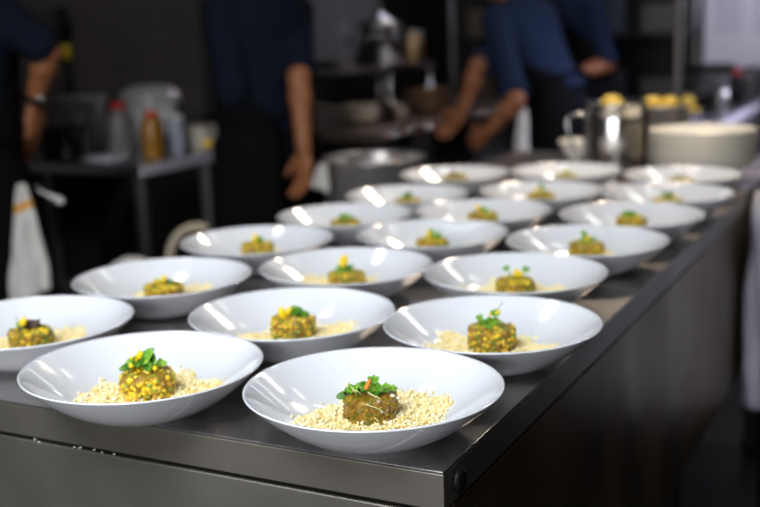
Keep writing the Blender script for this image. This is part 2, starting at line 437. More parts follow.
G={ # garnish recipe and its description; x is to the viewer's right, metres
 'P1':([('d',-.021,-.001,.014,3),('p',-.024,.001,.006,1),('g',-.017,.001,.010,3),('d',-.008,.002,.011,4),('g',-.003,.004,.012,5),('g',.006,.003,.011,4),('d',.006,.001,.012,3),('s',.003,.004,.004,.013,.009),('s',.010,.0,.018,.007,.006),('g',.014,.001,.010,3),('s',.014,.0,.024,.004,.007),
        ('c',-.004,.007,.45),('t',-.018,.006,-.009,.003,-.012),('t',-.020,.009,-.013,.0,-.008),('t',.001,.004,.014,-.003,-.022),('t',-.004,-.004,.017,-.014,-.029),('t',-.002,.006,.008,-.002,-.02),('t',.004,-.018,.010,-.026,-.031)],
        'bright green microgreens with an orange strip'),
 'P2':([('g',-.008,.005,.016,6),('g',.000,.008,.017,6),('d',.002,.004,.016,5),('g',.018,.002,.010,3),('d',-.018,-.003,.013,3),('y',-.006,.011,.009,.2),('y',-.012,.006,.008,-.3),('k',-.015,-.008,.004),('k',-.011,-.006,.010),('k',.012,-.012,.001),('v',.006,.008,.012,.024,-.006),('v',-.020,-.002,-.030,-.016,-.02),('v',-.016,.003,-.026,.000,-.015),('k',-.004,-.006,.017)],
        'heap of green cress with yellow petals'),
 'P3':([('p',.0,.003,.015,6),('p',.007,.002,.014,4),('g',-.010,.001,.010,3),('y',-.010,.006,.012,.7),('k',-.004,-.010,.010),('v',-.012,.006,-.016,.018,-.004),('v',-.004,.008,-.004,.020,-.004),('k',.018,-.01,.0)],
        'dark purple leaves with a yellow petal'),
 'P4':([('g',-.010,.002,.011,4),('s',-.006,.0,-.016,.012,.007),('s',.003,.002,.004,.016,.009),('g',.0,.001,.012,5),('g',.008,.001,.010,2),('d',-.004,.0,.012,3),('y',.004,.017,.006,1.0),('y',-.001,.014,.005,-.6),('v',.004,.018,.014,.032,-.004)],
        'tall upright green sprig with yellow tips'),
 'P5':([('y',-.012,.000,.013,-.2),('y',-.006,.004,.010,.4),('d',.002,.003,.013,5),('g',.006,.004,.011,4),('d',.014,.002,.010,4),('t',.004,.006,.006,-.016,-.027)],
        'dark green leaves beside a round yellow petal'),
 'P6':([('y',-.001,.003,.011,.5),('y',-.007,.002,.008,-.8),('g',-.008,.0,.009,3),('p',.008,.001,.012,3),('d',.012,.0,.010,2)],
        'yellow petal between a green and a dark leaf'),
 'P7':([('s',-.002,.0,-.014,.016,.008),('s',.004,.0,.015,.013,.009),('y',.0,.004,.011,.1),('y',.004,.003,.010,.5),('g',.004,.0,.010,3)],
        'two green shoots in a V around a yellow petal'),
 'P8':([('y',-.006,.010,.017,.3),('d',.0,.002,.013,5),('g',-.008,.001,.011,3),('v',.0,.024,.004,.028,-.004),('k',-.005,-.026,-.018)],
        'one tall yellow petal above dark green leaves'),
}
Gfar={'P9':([('y',-.004,.003,.013,.1),('d',.0,.003,.012,4),('g',.008,.001,.010,2)],'round yellow petal above dark leaves'),
 'P10':([('y',.0,.003,.009,.2),('g',-.004,.003,.012,4),('g',.008,.003,.011,4),('s',.0,.004,-.006,.016,.008)],'feathery green sprig with little yellow'),
 'P11':([('y',-.006,.004,.011,-.1),('g',.002,.005,.013,5),('d',.008,.003,.012,3)],'broad green leaf over a yellow petal'),
 'P12':([('g',.0,.005,.012,5),('g',-.008,.002,.012,4),('d',.01,.002,.012,3)],'low cluster of plain green leaves'),
 'P13':([('g',.0,.003,.013,6),('g',-.008,.002,.012,4),('y',.01,.001,.006,.8)],'wide pale green leaf cluster'),
 'P14':([('y',-.008,.003,.013,-.2),('g',.004,.002,.012,4)],'yellow petal left of small green leaves'),
 'P17':([('d',.0,.003,.015,5),('g',-.004,.004,.011,3)],'dark green leaf clump'),
 'P15':([('g',-.004,.003,.013,4),('p',.006,.003,.012,3),('y',.010,.0,.008,.3)],'mixed green and purple leaves'),
 'P16':([('s',.0,.002,.0,.014,.010),('y',-.006,.002,.010,-.3),('g',.008,.002,.011,3)],'pointed green sprig over yellow petal'),
 'P20':([('p',-.004,.003,.012,4),('g',.012,.001,.010,3)],'small dark and green leaves'),
 'P18':([('g',-.008,.002,.012,4),('p',.004,.002,.010,3)],'green leaf and dark leaf side by side'),
 'P19':([('g',.0,.004,.013,5),('y',-.004,.003,.010,.0)],'green leaves around a yellow petal')}
CM=[couscous_mesh(11,2900,.081),couscous_mesh(12,2500),couscous_mesh(13,2200),couscous_mesh(14,1700)]
TP={'smooth':[timbale_parts('smooth',1,.0287,.0285)],'kernel':[timbale_parts('kernel',5,.030,.026)],
    'mixed':[timbale_parts('mixed',s,r_,h_) for s,r_,h_ in ((21,.0285,.030),(22,.029,.031),(23,.028,.025),(24,.029,.024))]}
rq=random.Random(42)
def garn_label(d,w):
    w=w.replace(' from the front','').replace('before the ','by ').replace('with the black plug','').replace('in the ','').strip()
    return d+', '+w
for i,(nm,x,y,kind,where) in enumerate(BOWLS):
    loc=V((x,y,T+.0002))
    b=bpy.data.objects.new('pasta_bowl',BM); COL.objects.link(b); b.location=loc; b.rotation_euler=(0,0,rq.uniform(0,6))
    tag(b,'white bowl '+where,'bowl','plated white bowls on the steel counter')
    c=bpy.data.objects.new('couscous',CM[{'P1':0,'P2':1,'P3':2,'P4':2,'P5':1}.get(nm,3 if i>7 else i%3)]); COL.objects.link(c); c.location=loc
    c.rotation_euler=(0,0,0 if i<2 else rq.uniform(0,6))
    tag(c,'pale couscous in the bowl '+where,'couscous','couscous servings in the bowls','stuff')
    vr=TP[kind]; ti={'P4':1,'P5':0,'P3':2,'P6':3,'P7':2,'P8':2}.get(nm,i%4)%len(vr); core,dice=vr[ti]
    zr=rq.uniform(0,6)
    # direction facing the camera, so the garnish is laid out the way the cook turned each bowl
    ang=yaw
    to=loc+V((Rh.x,Rh.y,0))*{'P1':-.004,'P2':.004}.get(nm,0.0)
    t=bpy.data.objects.new('vegetable_timbale',core); COL.objects.link(t); t.location=to; t.rotation_euler=(0,0,zr)
    look={'smooth':'smooth amber timbale','kernel':'loose yellow corn timbale','mixed':'diced vegetable timbale'}[kind]
    tag(t,look+' in the bowl '+where,'timbale','vegetable timbales in the bowls')
    d=bpy.data.objects.new('diced_vegetables',dice); COL.objects.link(d); d.parent=t; d['kind']='stuff'
    spec,desc=(G.get(nm) or Gfar[nm])
    h=[.030,.031,.025,.024][ti] if kind=='mixed' else (.0285 if kind=='smooth' else .033)
    top=.0170+h+.0025
    g=garnish(spec,100+i,top); g.location=to; g.rotation_euler=(0,0,-yaw+PI*2 if False else math.atan2(Rh.y,Rh.x))
    short=where.replace(' from the front','')
    tag(g,' '.join((desc+', '+short).split()[:0]) or garn_label(desc,where),'herb garnish','herb garnishes on the timbales')

# ------------------------------------------------------------------ ray helper for setting out the far kitchen
def ray(px,py): return Dv+Rr*((px-380)/FPX)-Ur*((py-253.5)/FPX)
def atz(px,py,z): v=ray(px,py); return CAMP+v*((z-CAMP.z)/v.z)
def atd(px,py,d): v=ray(px,py); return CAMP+v*(d/v.dot(Fh))
def aty(px,py,y): v=ray(px,py); return CAMP+v*((y-CAMP.y)/v.y)
def atx(px,py,x): v=ray(px,py); return CAMP+v*((x-CAMP.x)/v.x)

BM2=BM.copy(); BM2.materials.clear(); BM2.materials.append(mat('cream_porcelain',(.82,.78,.68),.25))
# stack of spare bowls
for k in range(7):
    b=bpy.data.objects.new('pasta_bowl',BM2); COL.objects.link(b); b.location=(-.148+.002*math.sin(k*2),2.045+.002*math.cos(k*3),T+.0002+k*.0125)
    b.scale=(1,1,1)
    nth=['lowest','second','third','fourth','fifth','sixth','topmost'][k]
    tag(b,f'empty white bowl, {nth} of the stack at the back of the counter','bowl','stacked empty white bowls')
# steel pitcher with handle
pc=atz(616,168,T); pc=V((-.40,2.13,T))
pit_=tag(empty('steel_pitcher',pc),'tall polished steel pitcher with strap handle behind the farthest bowls','pitcher')
MB().lathe([(0,.002),(.080,.002),(.084,.0),(.088,.01),(.090,.06),(.088,.15),(.084,.185),(.088,.190),(.085,.192),(.081,.186),(.085,.15),(.086,.06),(.083,.012),(0,.010)],(0,0,0),48).build('body',steel,pit_)
hd=[];rx=V((Rh.x,Rh.y,0)).normalized()
for dx,z in ((-.080,.158),(-.10,.165),(-.125,.162),(-.138,.148),(-.134,.115),(-.122,.08),(-.104,.045),(-.082,.035)): hd.append(rx*dx+V((0,0,z)))
MB().tube(hd,[.007]*8,10,.6).build('handle',steel,pit_)
# second container: straight steel bain marie pot
c2=V((-.315,2.31,T))
can=tag(empty('steel_canister',c2),'straight steel canister filled with yellow fruit behind the stacked bowls','canister')
MB().lathe([(0,0),(.068,0),(.072,.004),(.072,.165),(.078,.168),(.078,.172),(.070,.172),(.069,.165),(.069,.006),(0,.006)],(0,0,0),48).build('body',mat('satin_steel',(.7,.7,.72),.35,1),can)
def lemon(c,lab,grp,s=1,rot=0):
    o=MB(); q=Matrix.Rotation(rot,3,'Z')@Matrix.Rotation(1.3,3,'Y')
    o.lathe([(0,-.036*s),(.004*s,-.034*s),(.012*s,-.028*s),(.022*s,-.016*s),(.026*s,0),(.022*s,.016*s),(.012*s,.028*s),(.004*s,.034*s),(0,.036*s)],(0,0,0),20,q@V((0,0,1)))
    return tag(o.build('lemon',lemonm,loc=c),lab,'lemon',grp)
for k,(dx,dy,dz) in enumerate(((-.030,.02,.130),(.034,.02,.130),(-.002,-.034,.129),(-.022,.004,.172),(.024,-.002,.172))):
    lemon(c2+V((dx,dy,dz)),['yellow lemon at the left in the steel canister','yellow lemon at the right in the steel canister','yellow lemon at the front in the steel canister','yellow lemon on the upper left of the canister heap','yellow lemon on the upper right of the canister heap'][k],'lemons in the steel canister',1,k*1.3)
for k,(dx,dy,dz) in enumerate(((-.034,.0,.150),(.022,.03,.148),(.02,-.034,.146),(-.008,-.004,.188))):
    lemon(pc+V((dx,dy,dz)),['yellow lemon at the left inside the steel pitcher mouth','yellow lemon at the rear inside the steel pitcher mouth','yellow lemon at the right inside the steel pitcher mouth','yellow lemon on top of the others in the steel pitcher'][k],'lemons in the steel pitcher',1,k*1.1+.5)
# small cream cup behind pitcher handle
cb=atz(574,150,T)
cb=V((-.585,2.40,T))
MB_=MB().lathe([(0,.004),(.03,.004),(.032,0),(.036,0),(.040,.008),(.062,.05),(.064,.056),(.060,.056),(.036,.010),(0,.008)],(0,0,0),32)
MB_.lathe([(0,.0)]+[(.058*math.sin(t),.052+.022*math.cos(t)-.022) for t in (1.5,1.2,.8,.4)]+[(0,.052)],(0,0,0),32) if False else None
tag(MB_.build('small_bowl',cream,loc=cb),'small cream bowl on the counter behind the pitcher handle','bowl')
# gantry post
gp=aty(677,110,2.46); 
gan=tag(empty('gantry_post',(gp.x,2.46,T)),'slim grey upright post rising behind the canister','post')
MB().cyl((0,0,0),(0,0,1.849),.0095,n=20).build('pole',mat('grey_painted_steel',(.20,.20,.22),.4,.3),gan)
MB().lathe([(.03,0),(.03,.006),(.016,.012),(.0126,.03)],(0,0,0),24).build('flange',dsteel,gan)

# ------------------------------------------------------------------ bin with white liner beyond the counter's right side
bn=tag(empty('waste_bin',(.236,1.83,0)),'black waste bin with a crumpled white liner right of the counter','waste bin')
MB().lathe([(0,.0),(.17,0),(.18,.01),(.205,.86),(.212,.87),(.200,.87),(.175,.02),(0,.02)],(0,0,0),40).build('body',black,bn)
def liner(i,j):
    a=2*PI*i; r=.216+.010*math.sin(a*11+j*2)*(.4+j)+.006*math.sin(a*23-j*5)
    z=.90-.50*j+.02*math.sin(a*5)*j
    if j<.12: r-=.02*(1-j/.12); z=.90+.012*math.sin(a*13)-.02*(1-j/.12)
    r+= .006*noise.noise(V((math.cos(a)*6,math.sin(a)*6,z*14)))
    return V((r*math.cos(a),r*math.sin(a),z))
MB().grid(liner,120,24).build('bin_liner',mat('white_bin_liner',(.46,.46,.54),.35,bump=(25,1.0)),bn,solid=.0015)

# ------------------------------------------------------------------ counter at the rear right with clutter
rc_=tag(empty('rear_counter'),'steel counter running away behind the pitcher on the right','counter')
RX0,RX1,RY0,RY1=-.82,-.385,3.25,5.7
bx('counter_top',(RX0,RY0,T-.04),(RX1,RY1,T),mat('rear_counter_steel',(.30,.29,.33),.35,.9),rc_,bevel=.004)
bx('painted_lit_edge',(RX1+.0005,RY0,T-.04),(RX1+.006,RY1,T-.001),mat('painted_light_edge_steel',(.78,.74,.84),.35,.35),rc_,bevel=.002)  # face of the lip, its lavender light put into the colour
bx('cabinet_body',(RX0+.03,RY0+.03,.12),(RX1-.03,RY1-.03,T-.041),mat('grey_cabinet',(.30,.29,.30),.4,.5),rc_)
for x in (RX0+.08,RX1-.08):
    for y in (RY0+.1,RY1-.1): MB().cyl((x,y,0),(x,y,.12),.02,n=14).build('leg',dsteel,rc_)
# clutter: pans, containers along it
rg=random.Random(5)
def pan(name,c,r,h,m,lab,cat,handle_dir=0,long=True,group=None):
    root=tag(empty(name,c),lab,cat,group)
    MB().lathe([(0,0),(r*.86,0),(r*.93,.008),(r,h-.004),(r+.006,h),(r-.003,h),(r*.91,.012),(0,.006)],(0,0,0),40).build('body',m,root)
    hdv=V((math.cos(handle_dir),math.sin(handle_dir),0))
    if long: MB().tube([hdv*(r-.002)+V((0,0,h*.8)),hdv*(r+.05)+V((0,0,h*.9)),hdv*(r+.19)+V((0,0,h*1.15))],[.008,.007,.010],8,.6).build('handle',m,root)
    else:
        for sgn in (1,-1):
            n_=V((-hdv.y,hdv.x,0)); 
            MB().tube([hdv*sgn*(r-.002)+n_*.045+V((0,0,h*.8)),hdv*sgn*(r+.035)+n_*.04+V((0,0,h*.82)),hdv*sgn*(r+.035)-n_*.04+V((0,0,h*.82)),hdv*sgn*(r-.002)-n_*.045+V((0,0,h*.8))],.006,8).build('handle',m,root)
    return root
def jar(name,c,r,h,m,lidm,lab,cat,neck=.7):
    root=tag(empty(name,c),lab,cat)
    MB().lathe([(0,0),(r*.95,0),(r,.006),(r,h*.72),(r*.96,h*.78),(r*neck,h*.88),(r*neck,h*.93),(0,h*.93)],(0,0,0),28).build('body',m,root)
    MB().lathe([(0,h*.90),(r*neck*1.12,h*.90),(r*neck*1.15,h*.92),(r*neck*1.1,h),(0,h*1.01)],(0,0,0),28).build('lid',lidm,root)
    return root
pan('saute_pan',(-.62,3.62,T),.13,.07,blkiron,'black saute pan at the near end of the rear counter','pan',2.2)
pan('saute_pan',(-.56,4.15,T),.12,.08,blkiron,'black saute pan midway along the rear counter','pan',1.2)
pan('stew_pot',(-.60,4.75,T),.13,.13,dsteel,'dull steel pot farther along the rear counter','pot',.3,False)
jar('spice_jar',(-.45,4.05,T),.035,.11,dsteel,blkiron,'small dark jar beside the midway pan on the rear counter','jar')
jar('squeeze_bottle',(-.46,4.5,T),.035,.16,black,redp,'dark squeeze bottle with red cap on the rear counter','bottle',.5)
jar('storage_jar',(-.47,4.95,T),.045,.15,clearp,black,'cloudy jar with black lid on the rear counter','jar')
pan('stew_pot',(-.75,5.35,T),.14,.15,blkiron,'black pot at the far end of the rear counter','pot',.6,False)
jar('storage_jar',(-.50,5.35,T),.05,.14,dsteel,dsteel,'steel storage jar at the far end of the rear counter','jar',.9)
# bowl of yellow fruit at near end
fc=V((-.475,3.42,T))
tag(MB().lathe([(0,.004),(.05,.004),(.052,0),(.058,.0),(.064,.01),(.098,.062),(.103,.068),(.098,.068),(.060,.014),(0,.009)],(0,0,0),40).build('fruit_bowl',steel,loc=fc),'steel bowl of yellow fruit at the rear counter corner','bowl')
for k,(dx,dy,dz) in enumerate(((-.032,.0,.05),(.034,.012,.05),(.0,-.038,.052),(.002,.044,.052),(.004,.002,.094))):
    lemon(fc+V((dx,dy,dz)),'yellow lemon '+['at the left','at the right','at the front','at the rear','on top'][k]+' in the steel fruit bowl','lemons in the fruit bowl',.95,k*1.7)
# ladle lamp-lit tray behind
tr=tag(empty('steel_tray',(-.72,3.98,T+.0)),'shallow steel tray of pale food on the rear counter','tray')
MB().lathe([(0,0),(.09,0),(.115,.03),(.12,.032),(.112,.032),(.088,.006),(0,.005)],(0,0,.0),40).build('body',steel,tr).location=(-.12,.32,0)

# whiteboard on the back wall
a0=aty(703,82,6.38); a1=aty(703,-150,6.38); 
wb=tag(empty('notice_board',(a0.x,6.4,a0.z)),'large pale notice board with faint ruled columns on the back wall','notice board')
Wd,Hd=1.25,1.15
bx('board',(0,-.022,0),(Wd,-.002,Hd),mat('pale_board_paper',(.74,.72,.78),.5),wb)
bx('frame',(-.015,-.026,-.015),(Wd+.015,-.0015,0),mat('grey_frame',(.4,.4,.42),.4),wb)
for k in range(5):
    x=.06+k*.24
    bx('printed_column',(x,-.0232,.30),(x+.17,-.0222,Hd-.06),mat('faint_grey_print',(.62,.60,.67),.6),wb,bevel=0)

# ------------------------------------------------------------------ stockpot on a low stand (left behind the counter)
pp=atd(374,158,3.78); pp=V((pp.x,pp.y,0))
st=tag(empty('pot_stand',pp),'low dark steel stand under the big stockpot','stand')
MB().box((-.19,-.19,.40),(.19,.19,.43)).build('top',blkiron,st,smooth=False,bevel=.004)
for sx in(-1,1):
    for sy in(-1,1): MB().box((sx*.17-.015,sy*.17-.015,0),(sx*.17+.015,sy*.17+.015,.40)).build('leg',blkiron,st,smooth=False,bevel=.003)
sp=tag(empty('stockpot',pp+V((0,0,.43))),'wide open stainless stockpot right of the standing cook','pot')
MB().lathe([(0,0),(.165,0),(.172,.008),(.172,.440),(.178,.447),(.178,.453),(.169,.453),(.168,.445),(.168,.012),(0,.010)],(0,0,0),64).build('body',mat('pot_steel',(.62,.58,.56),.28,.75),sp)
for s_ in(-1,1):
    d=V((Rh.x,Rh.y,0))*s_ ; n_=V((-d.y,d.x,0))
    MB().tube([d*.170+n_*.05+V((0,0,.36)),d*.205+n_*.045+V((0,0,.365)),d*.205-n_*.045+V((0,0,.365)),d*.170-n_*.05+V((0,0,.36))],.006,8).build('handle',steel,sp)

# ------------------------------------------------------------------ left counter along the wall with jars
LX=-1.92; LY=1.93
lc=tag(empty('side_counter'),'dark steel side counter with light painted on its edge against the left wall','counter')
bx('counter_top',(-2.745,LY,T-.035),(LX,2.95,T),mat('side_counter_steel',(.45,.43,.48),.28,1),lc,bevel=.003)
for x in(-2.70,LX-.025):
    for y in(LY+.03,2.33,2.92): MB().box((x-.018,y-.018,0),(x+.018,y+.018,T-.036)).build('leg',dsteel,lc,smooth=False,bevel=.003)
bx('painted_lit_edge',(LX+.0005,LY+.0,T-.035),(LX+.006,2.95,T-.001),mat('painted_light_edge_steel',(.78,.74,.84),.35,.35),lc,bevel=.002)  # lit lip of this counter: the light is painted in as pale lavender
bx('undershelf',(-2.74,LY+.05,.32),(LX-.045,2.9,.345),blkiron,lc)
bx('back_board',(-2.745,LY+.01,.36),(-2.73,2.9,.86),blkiron,lc)
def pos(px,py,z=T): p=atz(px,py,z); return V((p.x,p.y,z))
pan('saucepan',V((-2.33,2.04,T)),.085,.11,mat('glossy_black_enamel',(.012,.012,.014),.12),'glossy black saucepan on the side counter near the cook at left','pan',3.3)
tub=tag(empty('plastic_tub',V((-2.50,2.32,T))),'cloudy plastic tub with lid behind the black saucepan','tub')
MB().lathe([(0,0),(.08,0),(.085,.01),(.092,.18),(.088,.18),(0,.17)],(0,0,0),32).build('body',clearp,tub)
MB().lathe([(0,.181),(.095,.181),(.098,.186),(.096,.198),(.08,.20),(0,.201)],(0,0,0),32).build('lid',mat('grey_lid',(.35,.34,.35),.4),tub)
jar('storage_jar',V((-2.15,2.12,T)),.047,.19,clearp,redp,'cloudy jar with red lid, left of the amber bottle','jar',.55)
jar('sauce_bottle',V((-1.992,2.098,T)),.036,.165,brassy,redp,'amber sauce bottle with red cap on the side counter','bottle',.6)
jar('plastic_canister',V((-2.02,2.26,T)),.033,.135,mat('pale_blue_plastic',(.45,.47,.55),.4),whitep,'pale blue-grey canister right of the amber bottle','canister',.9)
b_=tag(empty('food_box',V((-2.04,2.42,T))),'pale cream food box at the far part of the side counter','box')
bx('body',(-.07,-.05,0),(.07,.05,.075),mat('cream_card',(.55,.50,.42),.6),b_,bevel=.006); bx('lid',(-.073,-.053,.076),(.073,.053,.085),mat('cream_card',(.6,.55,.46),.6),b_,bevel=.003)
t2=tag(empty('food_container',V((-2.35,2.55,T))),'tall pale container supporting the upturned steel bowls','container')
MB().lathe([(0,0),(.085,0),(.09,.01),(.10,.155),(.095,.16),(0,.16)],(0,0,0),32).build('body',whitep,t2)
for k in range(3):  # steel bowls whose whitish highlights are put into the base colour
    tag(MB().lathe([(.120,.0),(.122,.002),(.119,.005),(.105,.022),(.073,.038),(.036,.044),(0,.045),(0,.042),(.036,.041),(.071,.035),(.102,.020),(.115,.003)],(0,0,0),48).build('mixing_bowl',mat('painted_highlight_steel',(.75,.73,.72),.3,.45),loc=(-2.35,2.55,T+.161+k*.011)),
        ['lowest','middle','topmost'][k]+' of the upturned steel mixing bowls on the side counter','bowl','upturned steel mixing bowls')
tag(MB().lathe([(0,0),(.06,0),(.065,.003),(.10,.014),(.105,.018),(.098,.017),(.06,.006),(0,.005)],(0,0,0),40).build('side_plate',porc,loc=(-2.17,1.99-.0+.0,T)),'white plate lying on the side counter before the jars','plate') if False else None
fk=tag(MB().lathe([(0,0),(.05,0),(.055,.003),(.085,.012),(.088,.016),(.082,.015),(.05,.006),(0,.005)],(0,0,0),40).build('side_plate',porc,loc=(-2.13,2.015,T)),'small white plate on the side counter before the jars','plate')
pn=pan('frying_pan',V((-2.17,2.45,T)),.085,.045,dsteel,'steel frying pan between blue canister and cream box','pan',.9)
lemon(V((-1.955,2.36,T+.026)),'small yellow lemon on the side counter beside the standing cook',None,.7,.4)
# utensil hanging on the wall
up_=atx(62,50,-2.72); hu=tag(empty('wall_brush',(-2.70,up_.y,up_.z)),'black brush with yellow collar hanging on the grey wall','brush')
MB().tube([(0,0,.16),(.004,0,.10),(0,0,.02)],[.022,.03,.014],12).build('head',black,hu)
MB().cyl((0,0,-.035),(0,0,.02),.018,n=14).build('collar',petal_m,hu)
MB().tube([(0,0,-.035),(.002,0,-.12),(0,0,-.24)],[.014,.016,.024],12).build('handle',black,hu)
MB().tube([(0,0,.15),(-.045,0,.16)],.004,6).build('hook',steel,hu)

# low trolley with hose and cloth between left counter and pass counter
tl=tag(empty('low_trolley',(-1.60,1.60,0)),'low black trolley left of the pass counter','trolley')
bx('shelf',(-.22,-.17,.60),(.22,.17,.63),blkiron,tl,bevel=.004); bx('shelf',(-.22,-.17,.2),(.22,.17,.22),blkiron,tl,bevel=.004)
for sx in(-1,1):
    for sy in(-1,1):
        l=MB().box((sx*.205-.012,sy*.155-.012,.06),(sx*.205+.012,sy*.155+.012,.60)).build('leg',blkiron,tl,smooth=False,bevel=.003)
        MB().lathe([(0,-.012),(.026,-.012),(.03,-.006),(.03,.006),(.026,.012),(0,.012)],(sx*.205,sy*.155,.03),20,(1,0,0)).build('wheel',black,l)
hp=[]
for k in range(16):
    t=k/15; a=PI*(1.0-.62*t); hp.append(V((-1.60,1.60,.63))+V((Rh.x,Rh.y,0))*(.11+.085*math.cos(a))+V((0,0,.014+.125*math.sin(a)**.8)))
o_=MB().tube(hp,[.014]*16,12).build('rubber_hose',mat('beige_rubber',(.42,.36,.26),.5)); tag(o_,'beige curved hose arching up from the low trolley','hose')
def rag(i,j):
    u,v=i-.5,j-.5; return V((u*.15,v*.10,.012+.035*max(0,1-(u*u+v*v)*4.4)+.016*noise.noise(V((u*7,v*7,2)))+.006*math.sin(u*30)))
tag(MB().grid(rag,24,20).build('cleaning_rag',towelm,loc=(-1.69,1.58,.63),solid=.003),'crumpled pale rag lying on the low trolley','rag')

# ------------------------------------------------------------------ cooking range behind
rn=tag(empty('cooking_range'),'dark cooking range with steel front edge and knobs behind the cooks','range')
QX0,QX1,QY0,QY1=-2.45,-1.62,3.05,5.2
bx('body',(QX0,QY0,.1),(QX1,QY1,.86),mat('range_black_steel',(.03,.028,.026),.35,.6),rn)
bx('hob_top',(QX0,QY0,.861),(QX1+.02,QY1,.90),mat('range_edge_steel',(.45,.36,.28),.35,1),rn,bevel=.004)
for k in range(12):
    y=QY0+.1+k*.17
    MB().lathe([(0,0),(.018,0),(.018,.016),(.014,.024),(0,.026)],(QX1+.02,y,.878),20,(1,0,0)).build('knob',steel,rn)
for k in range(3):
    y=QY0+.06+k*.71
    d_=bx('oven_door',(QX1,y,.16),(QX1+.02,y+.66,.72),blkiron,rn,bevel=.004)
    MB().tube([(QX1+.02,y+.08,.66),(QX1+.055,y+.08,.66),(QX1+.055,y+.58,.66),(QX1+.02,y+.58,.66)],.009,8).build('handle',dsteel,d_)
for x in(QX0+.06,QX1-.06):
    for y in(QY0+.06,QY1-.06): MB().cyl((x,y,0),(x,y,.1),.02,n=12).build('foot',black,rn)
for k in range(3):
    for q in range(2):
        c=V((QX0+.22+q*.38,QY0+.3+k*.66,.901)); g_=MB()
        for a in range(4):
            d=V((math.cos(a*PI/2+.78),math.sin(a*PI/2+.78),0)); g_.tube([c+d*.03+V((0,0,.012)),c+d*.13+V((0,0,.012)),c+d*.14],[.005,.005,.005],6)
        g_.lathe([(.028,0),(.04,0),(.04,.01),(.028,.01)],c,20); g_.build('burner_grate',blkiron,rn)
# over shelf
os_=tag(empty('range_shelf'),'steel shelf above the range holding pots','shelf')
SZ=1.14; SX0,SX1,SY0,SY1=-2.15,-1.83,3.30,4.12
bx('shelf_board',(SX0,SY0,SZ-.02),(SX1,SY1,SZ),mat('shelf_steel',(.42,.38,.40),.3,1),os_,bevel=.004)
for (x,y) in((SX0+.02,SY0+.03),(SX1-.02,SY0+.34),(SX0+.02,SY1-.03),(SX1-.02,SY1-.03)): MB().cyl((x,y,.901),(x,y,SZ-.021),.012,n=12).build('upright',steel,os_)
pan('stew_pot',V((-1.98,3.83,SZ)),.12,.13,steel,'polished steel pot on the range shelf','pot',1.0,False)
jar('storage_jar',V((-1.90,4.02,SZ)),.05,.15,mat('warm_brass_tin',(.40,.27,.12),.3,.8),dsteel,'brownish tin at the right end of the range shelf','tin',.95)
jar('storage_jar',V((-1.875,3.66,SZ)),.022,.09,whitep,dsteel,'thin white bottle on the range shelf left of the polished pot','bottle',.8)
tpn=pan('mixing_pan',V((-1.98,3.83,SZ+.131)),.10,.05,steel,'shallow steel pan set on top of the polished pot','pan',2.4)
MB().lathe([(.102,0),(.106,.002),(.100,.012),(.080,.030),(.050,.044),(.018,.050),(.010,.052),(.012,.062),(.020,.070),(.012,.078),(0,.080),(0,.048),(.05,.041),(.078,.028),(.098,.010)],(0,0,0),40).build('lid',mat('mirror_steel',(.8,.8,.8),.07,1),tpn,loc=(0,0,.052))['label']='domed polished lid'
pan('frying_pan',V((-2.0,3.42,SZ)),.085,.04,dsteel,'steel frying pan at the left end of the range shelf, handle upward','pan',3.6)
pan('saucepan',V((-1.86,3.38,.915)),.08,.07,mat('pale_enamel',(.55,.47,.36),.3),'pale saucepan on the near burner of the range','pan',-2.6)
pan('saucepan',V((-1.80,3.62,.915)),.06,.06,steel,'small steel saucepan right of the pale one on the range','pan',-2.2)
pan('stew_pot',V((-1.82,4.0,.915)),.11,.10,mat('brown_copper',(.35,.22,.13),.4,.7),'brownish pot on the range under the shelf end','pot',1.4,False)
# wall cabinet
q0=atx(310,60,-2.735); q1=atx(353,60,-2.735)
wc=tag(empty('wall_cabinet',(-2.735,q0.y,q0.z)),'grey steel cabinet on the dark wall above the range','cabinet')
bx('body',(0,0,0),(.18,q1.y-q0.y,.75),mat('cabinet_grey',(.27,.27,.30),.45,.2),wc,bevel=.004)
d_=bx('door',(.181,.01,.01),(.195,q1.y-q0.y-.01,.74),mat('cabinet_grey',(.27,.27,.30),.45,.2),wc,bevel=.003)
MB().tube([(.195,.04,.08),(.215,.04,.08),(.215,.04,.2),(.195,.04,.2)],.005,8).build('handle',steel,d_)
# dark rack on the back wall between cooks and board
rk=tag(empty('storage_rack',(-1.75,6.1,0)),'dark storage rack on the back wall behind the cooks','rack')
for z in(.3,.75,1.2,1.65): bx('shelf',(-.75,-.22,z),(.75,.22,z+.025),blkiron,rk,bevel=.003)
for x in(-.74,.74):
    for y in(-.21,.21): MB().cyl((x,y,0),(x,y,1.9),.013,n=10).build('upright',dsteel,rk)
cols=[(.10,.07,.05),(.06,.05,.05),(.14,.10,.06),(.05,.06,.08),(.09,.08,.07)]
k=0
for z,zn in((.775,'second'),(1.225,'third')):
    for i in range(5):
        x=-1.75-.58+i*.29; w=.08+.03*((i*7)%3)/2; h=.16+.05*((i*5)%4)/3
        bb=tag(empty('storage_box',(x,6.08,z)),f'dark storage box, {["first","second","third","fourth","fifth"][i]} from the left on the {zn} shelf of the back rack','box','boxes on the back rack')
        bx('body',(-w,-.12,0),(w,.12,h),mat('box_card_%d'%(k%5),cols[k%5],.6),bb,bevel=.006); bx('lid',(-w-.004,-.124,h),(w+.004,.124,h+.014),mat('box_card_%d'%((k+2)%5),cols[(k+2)%5],.6),bb,bevel=.003); k+=1

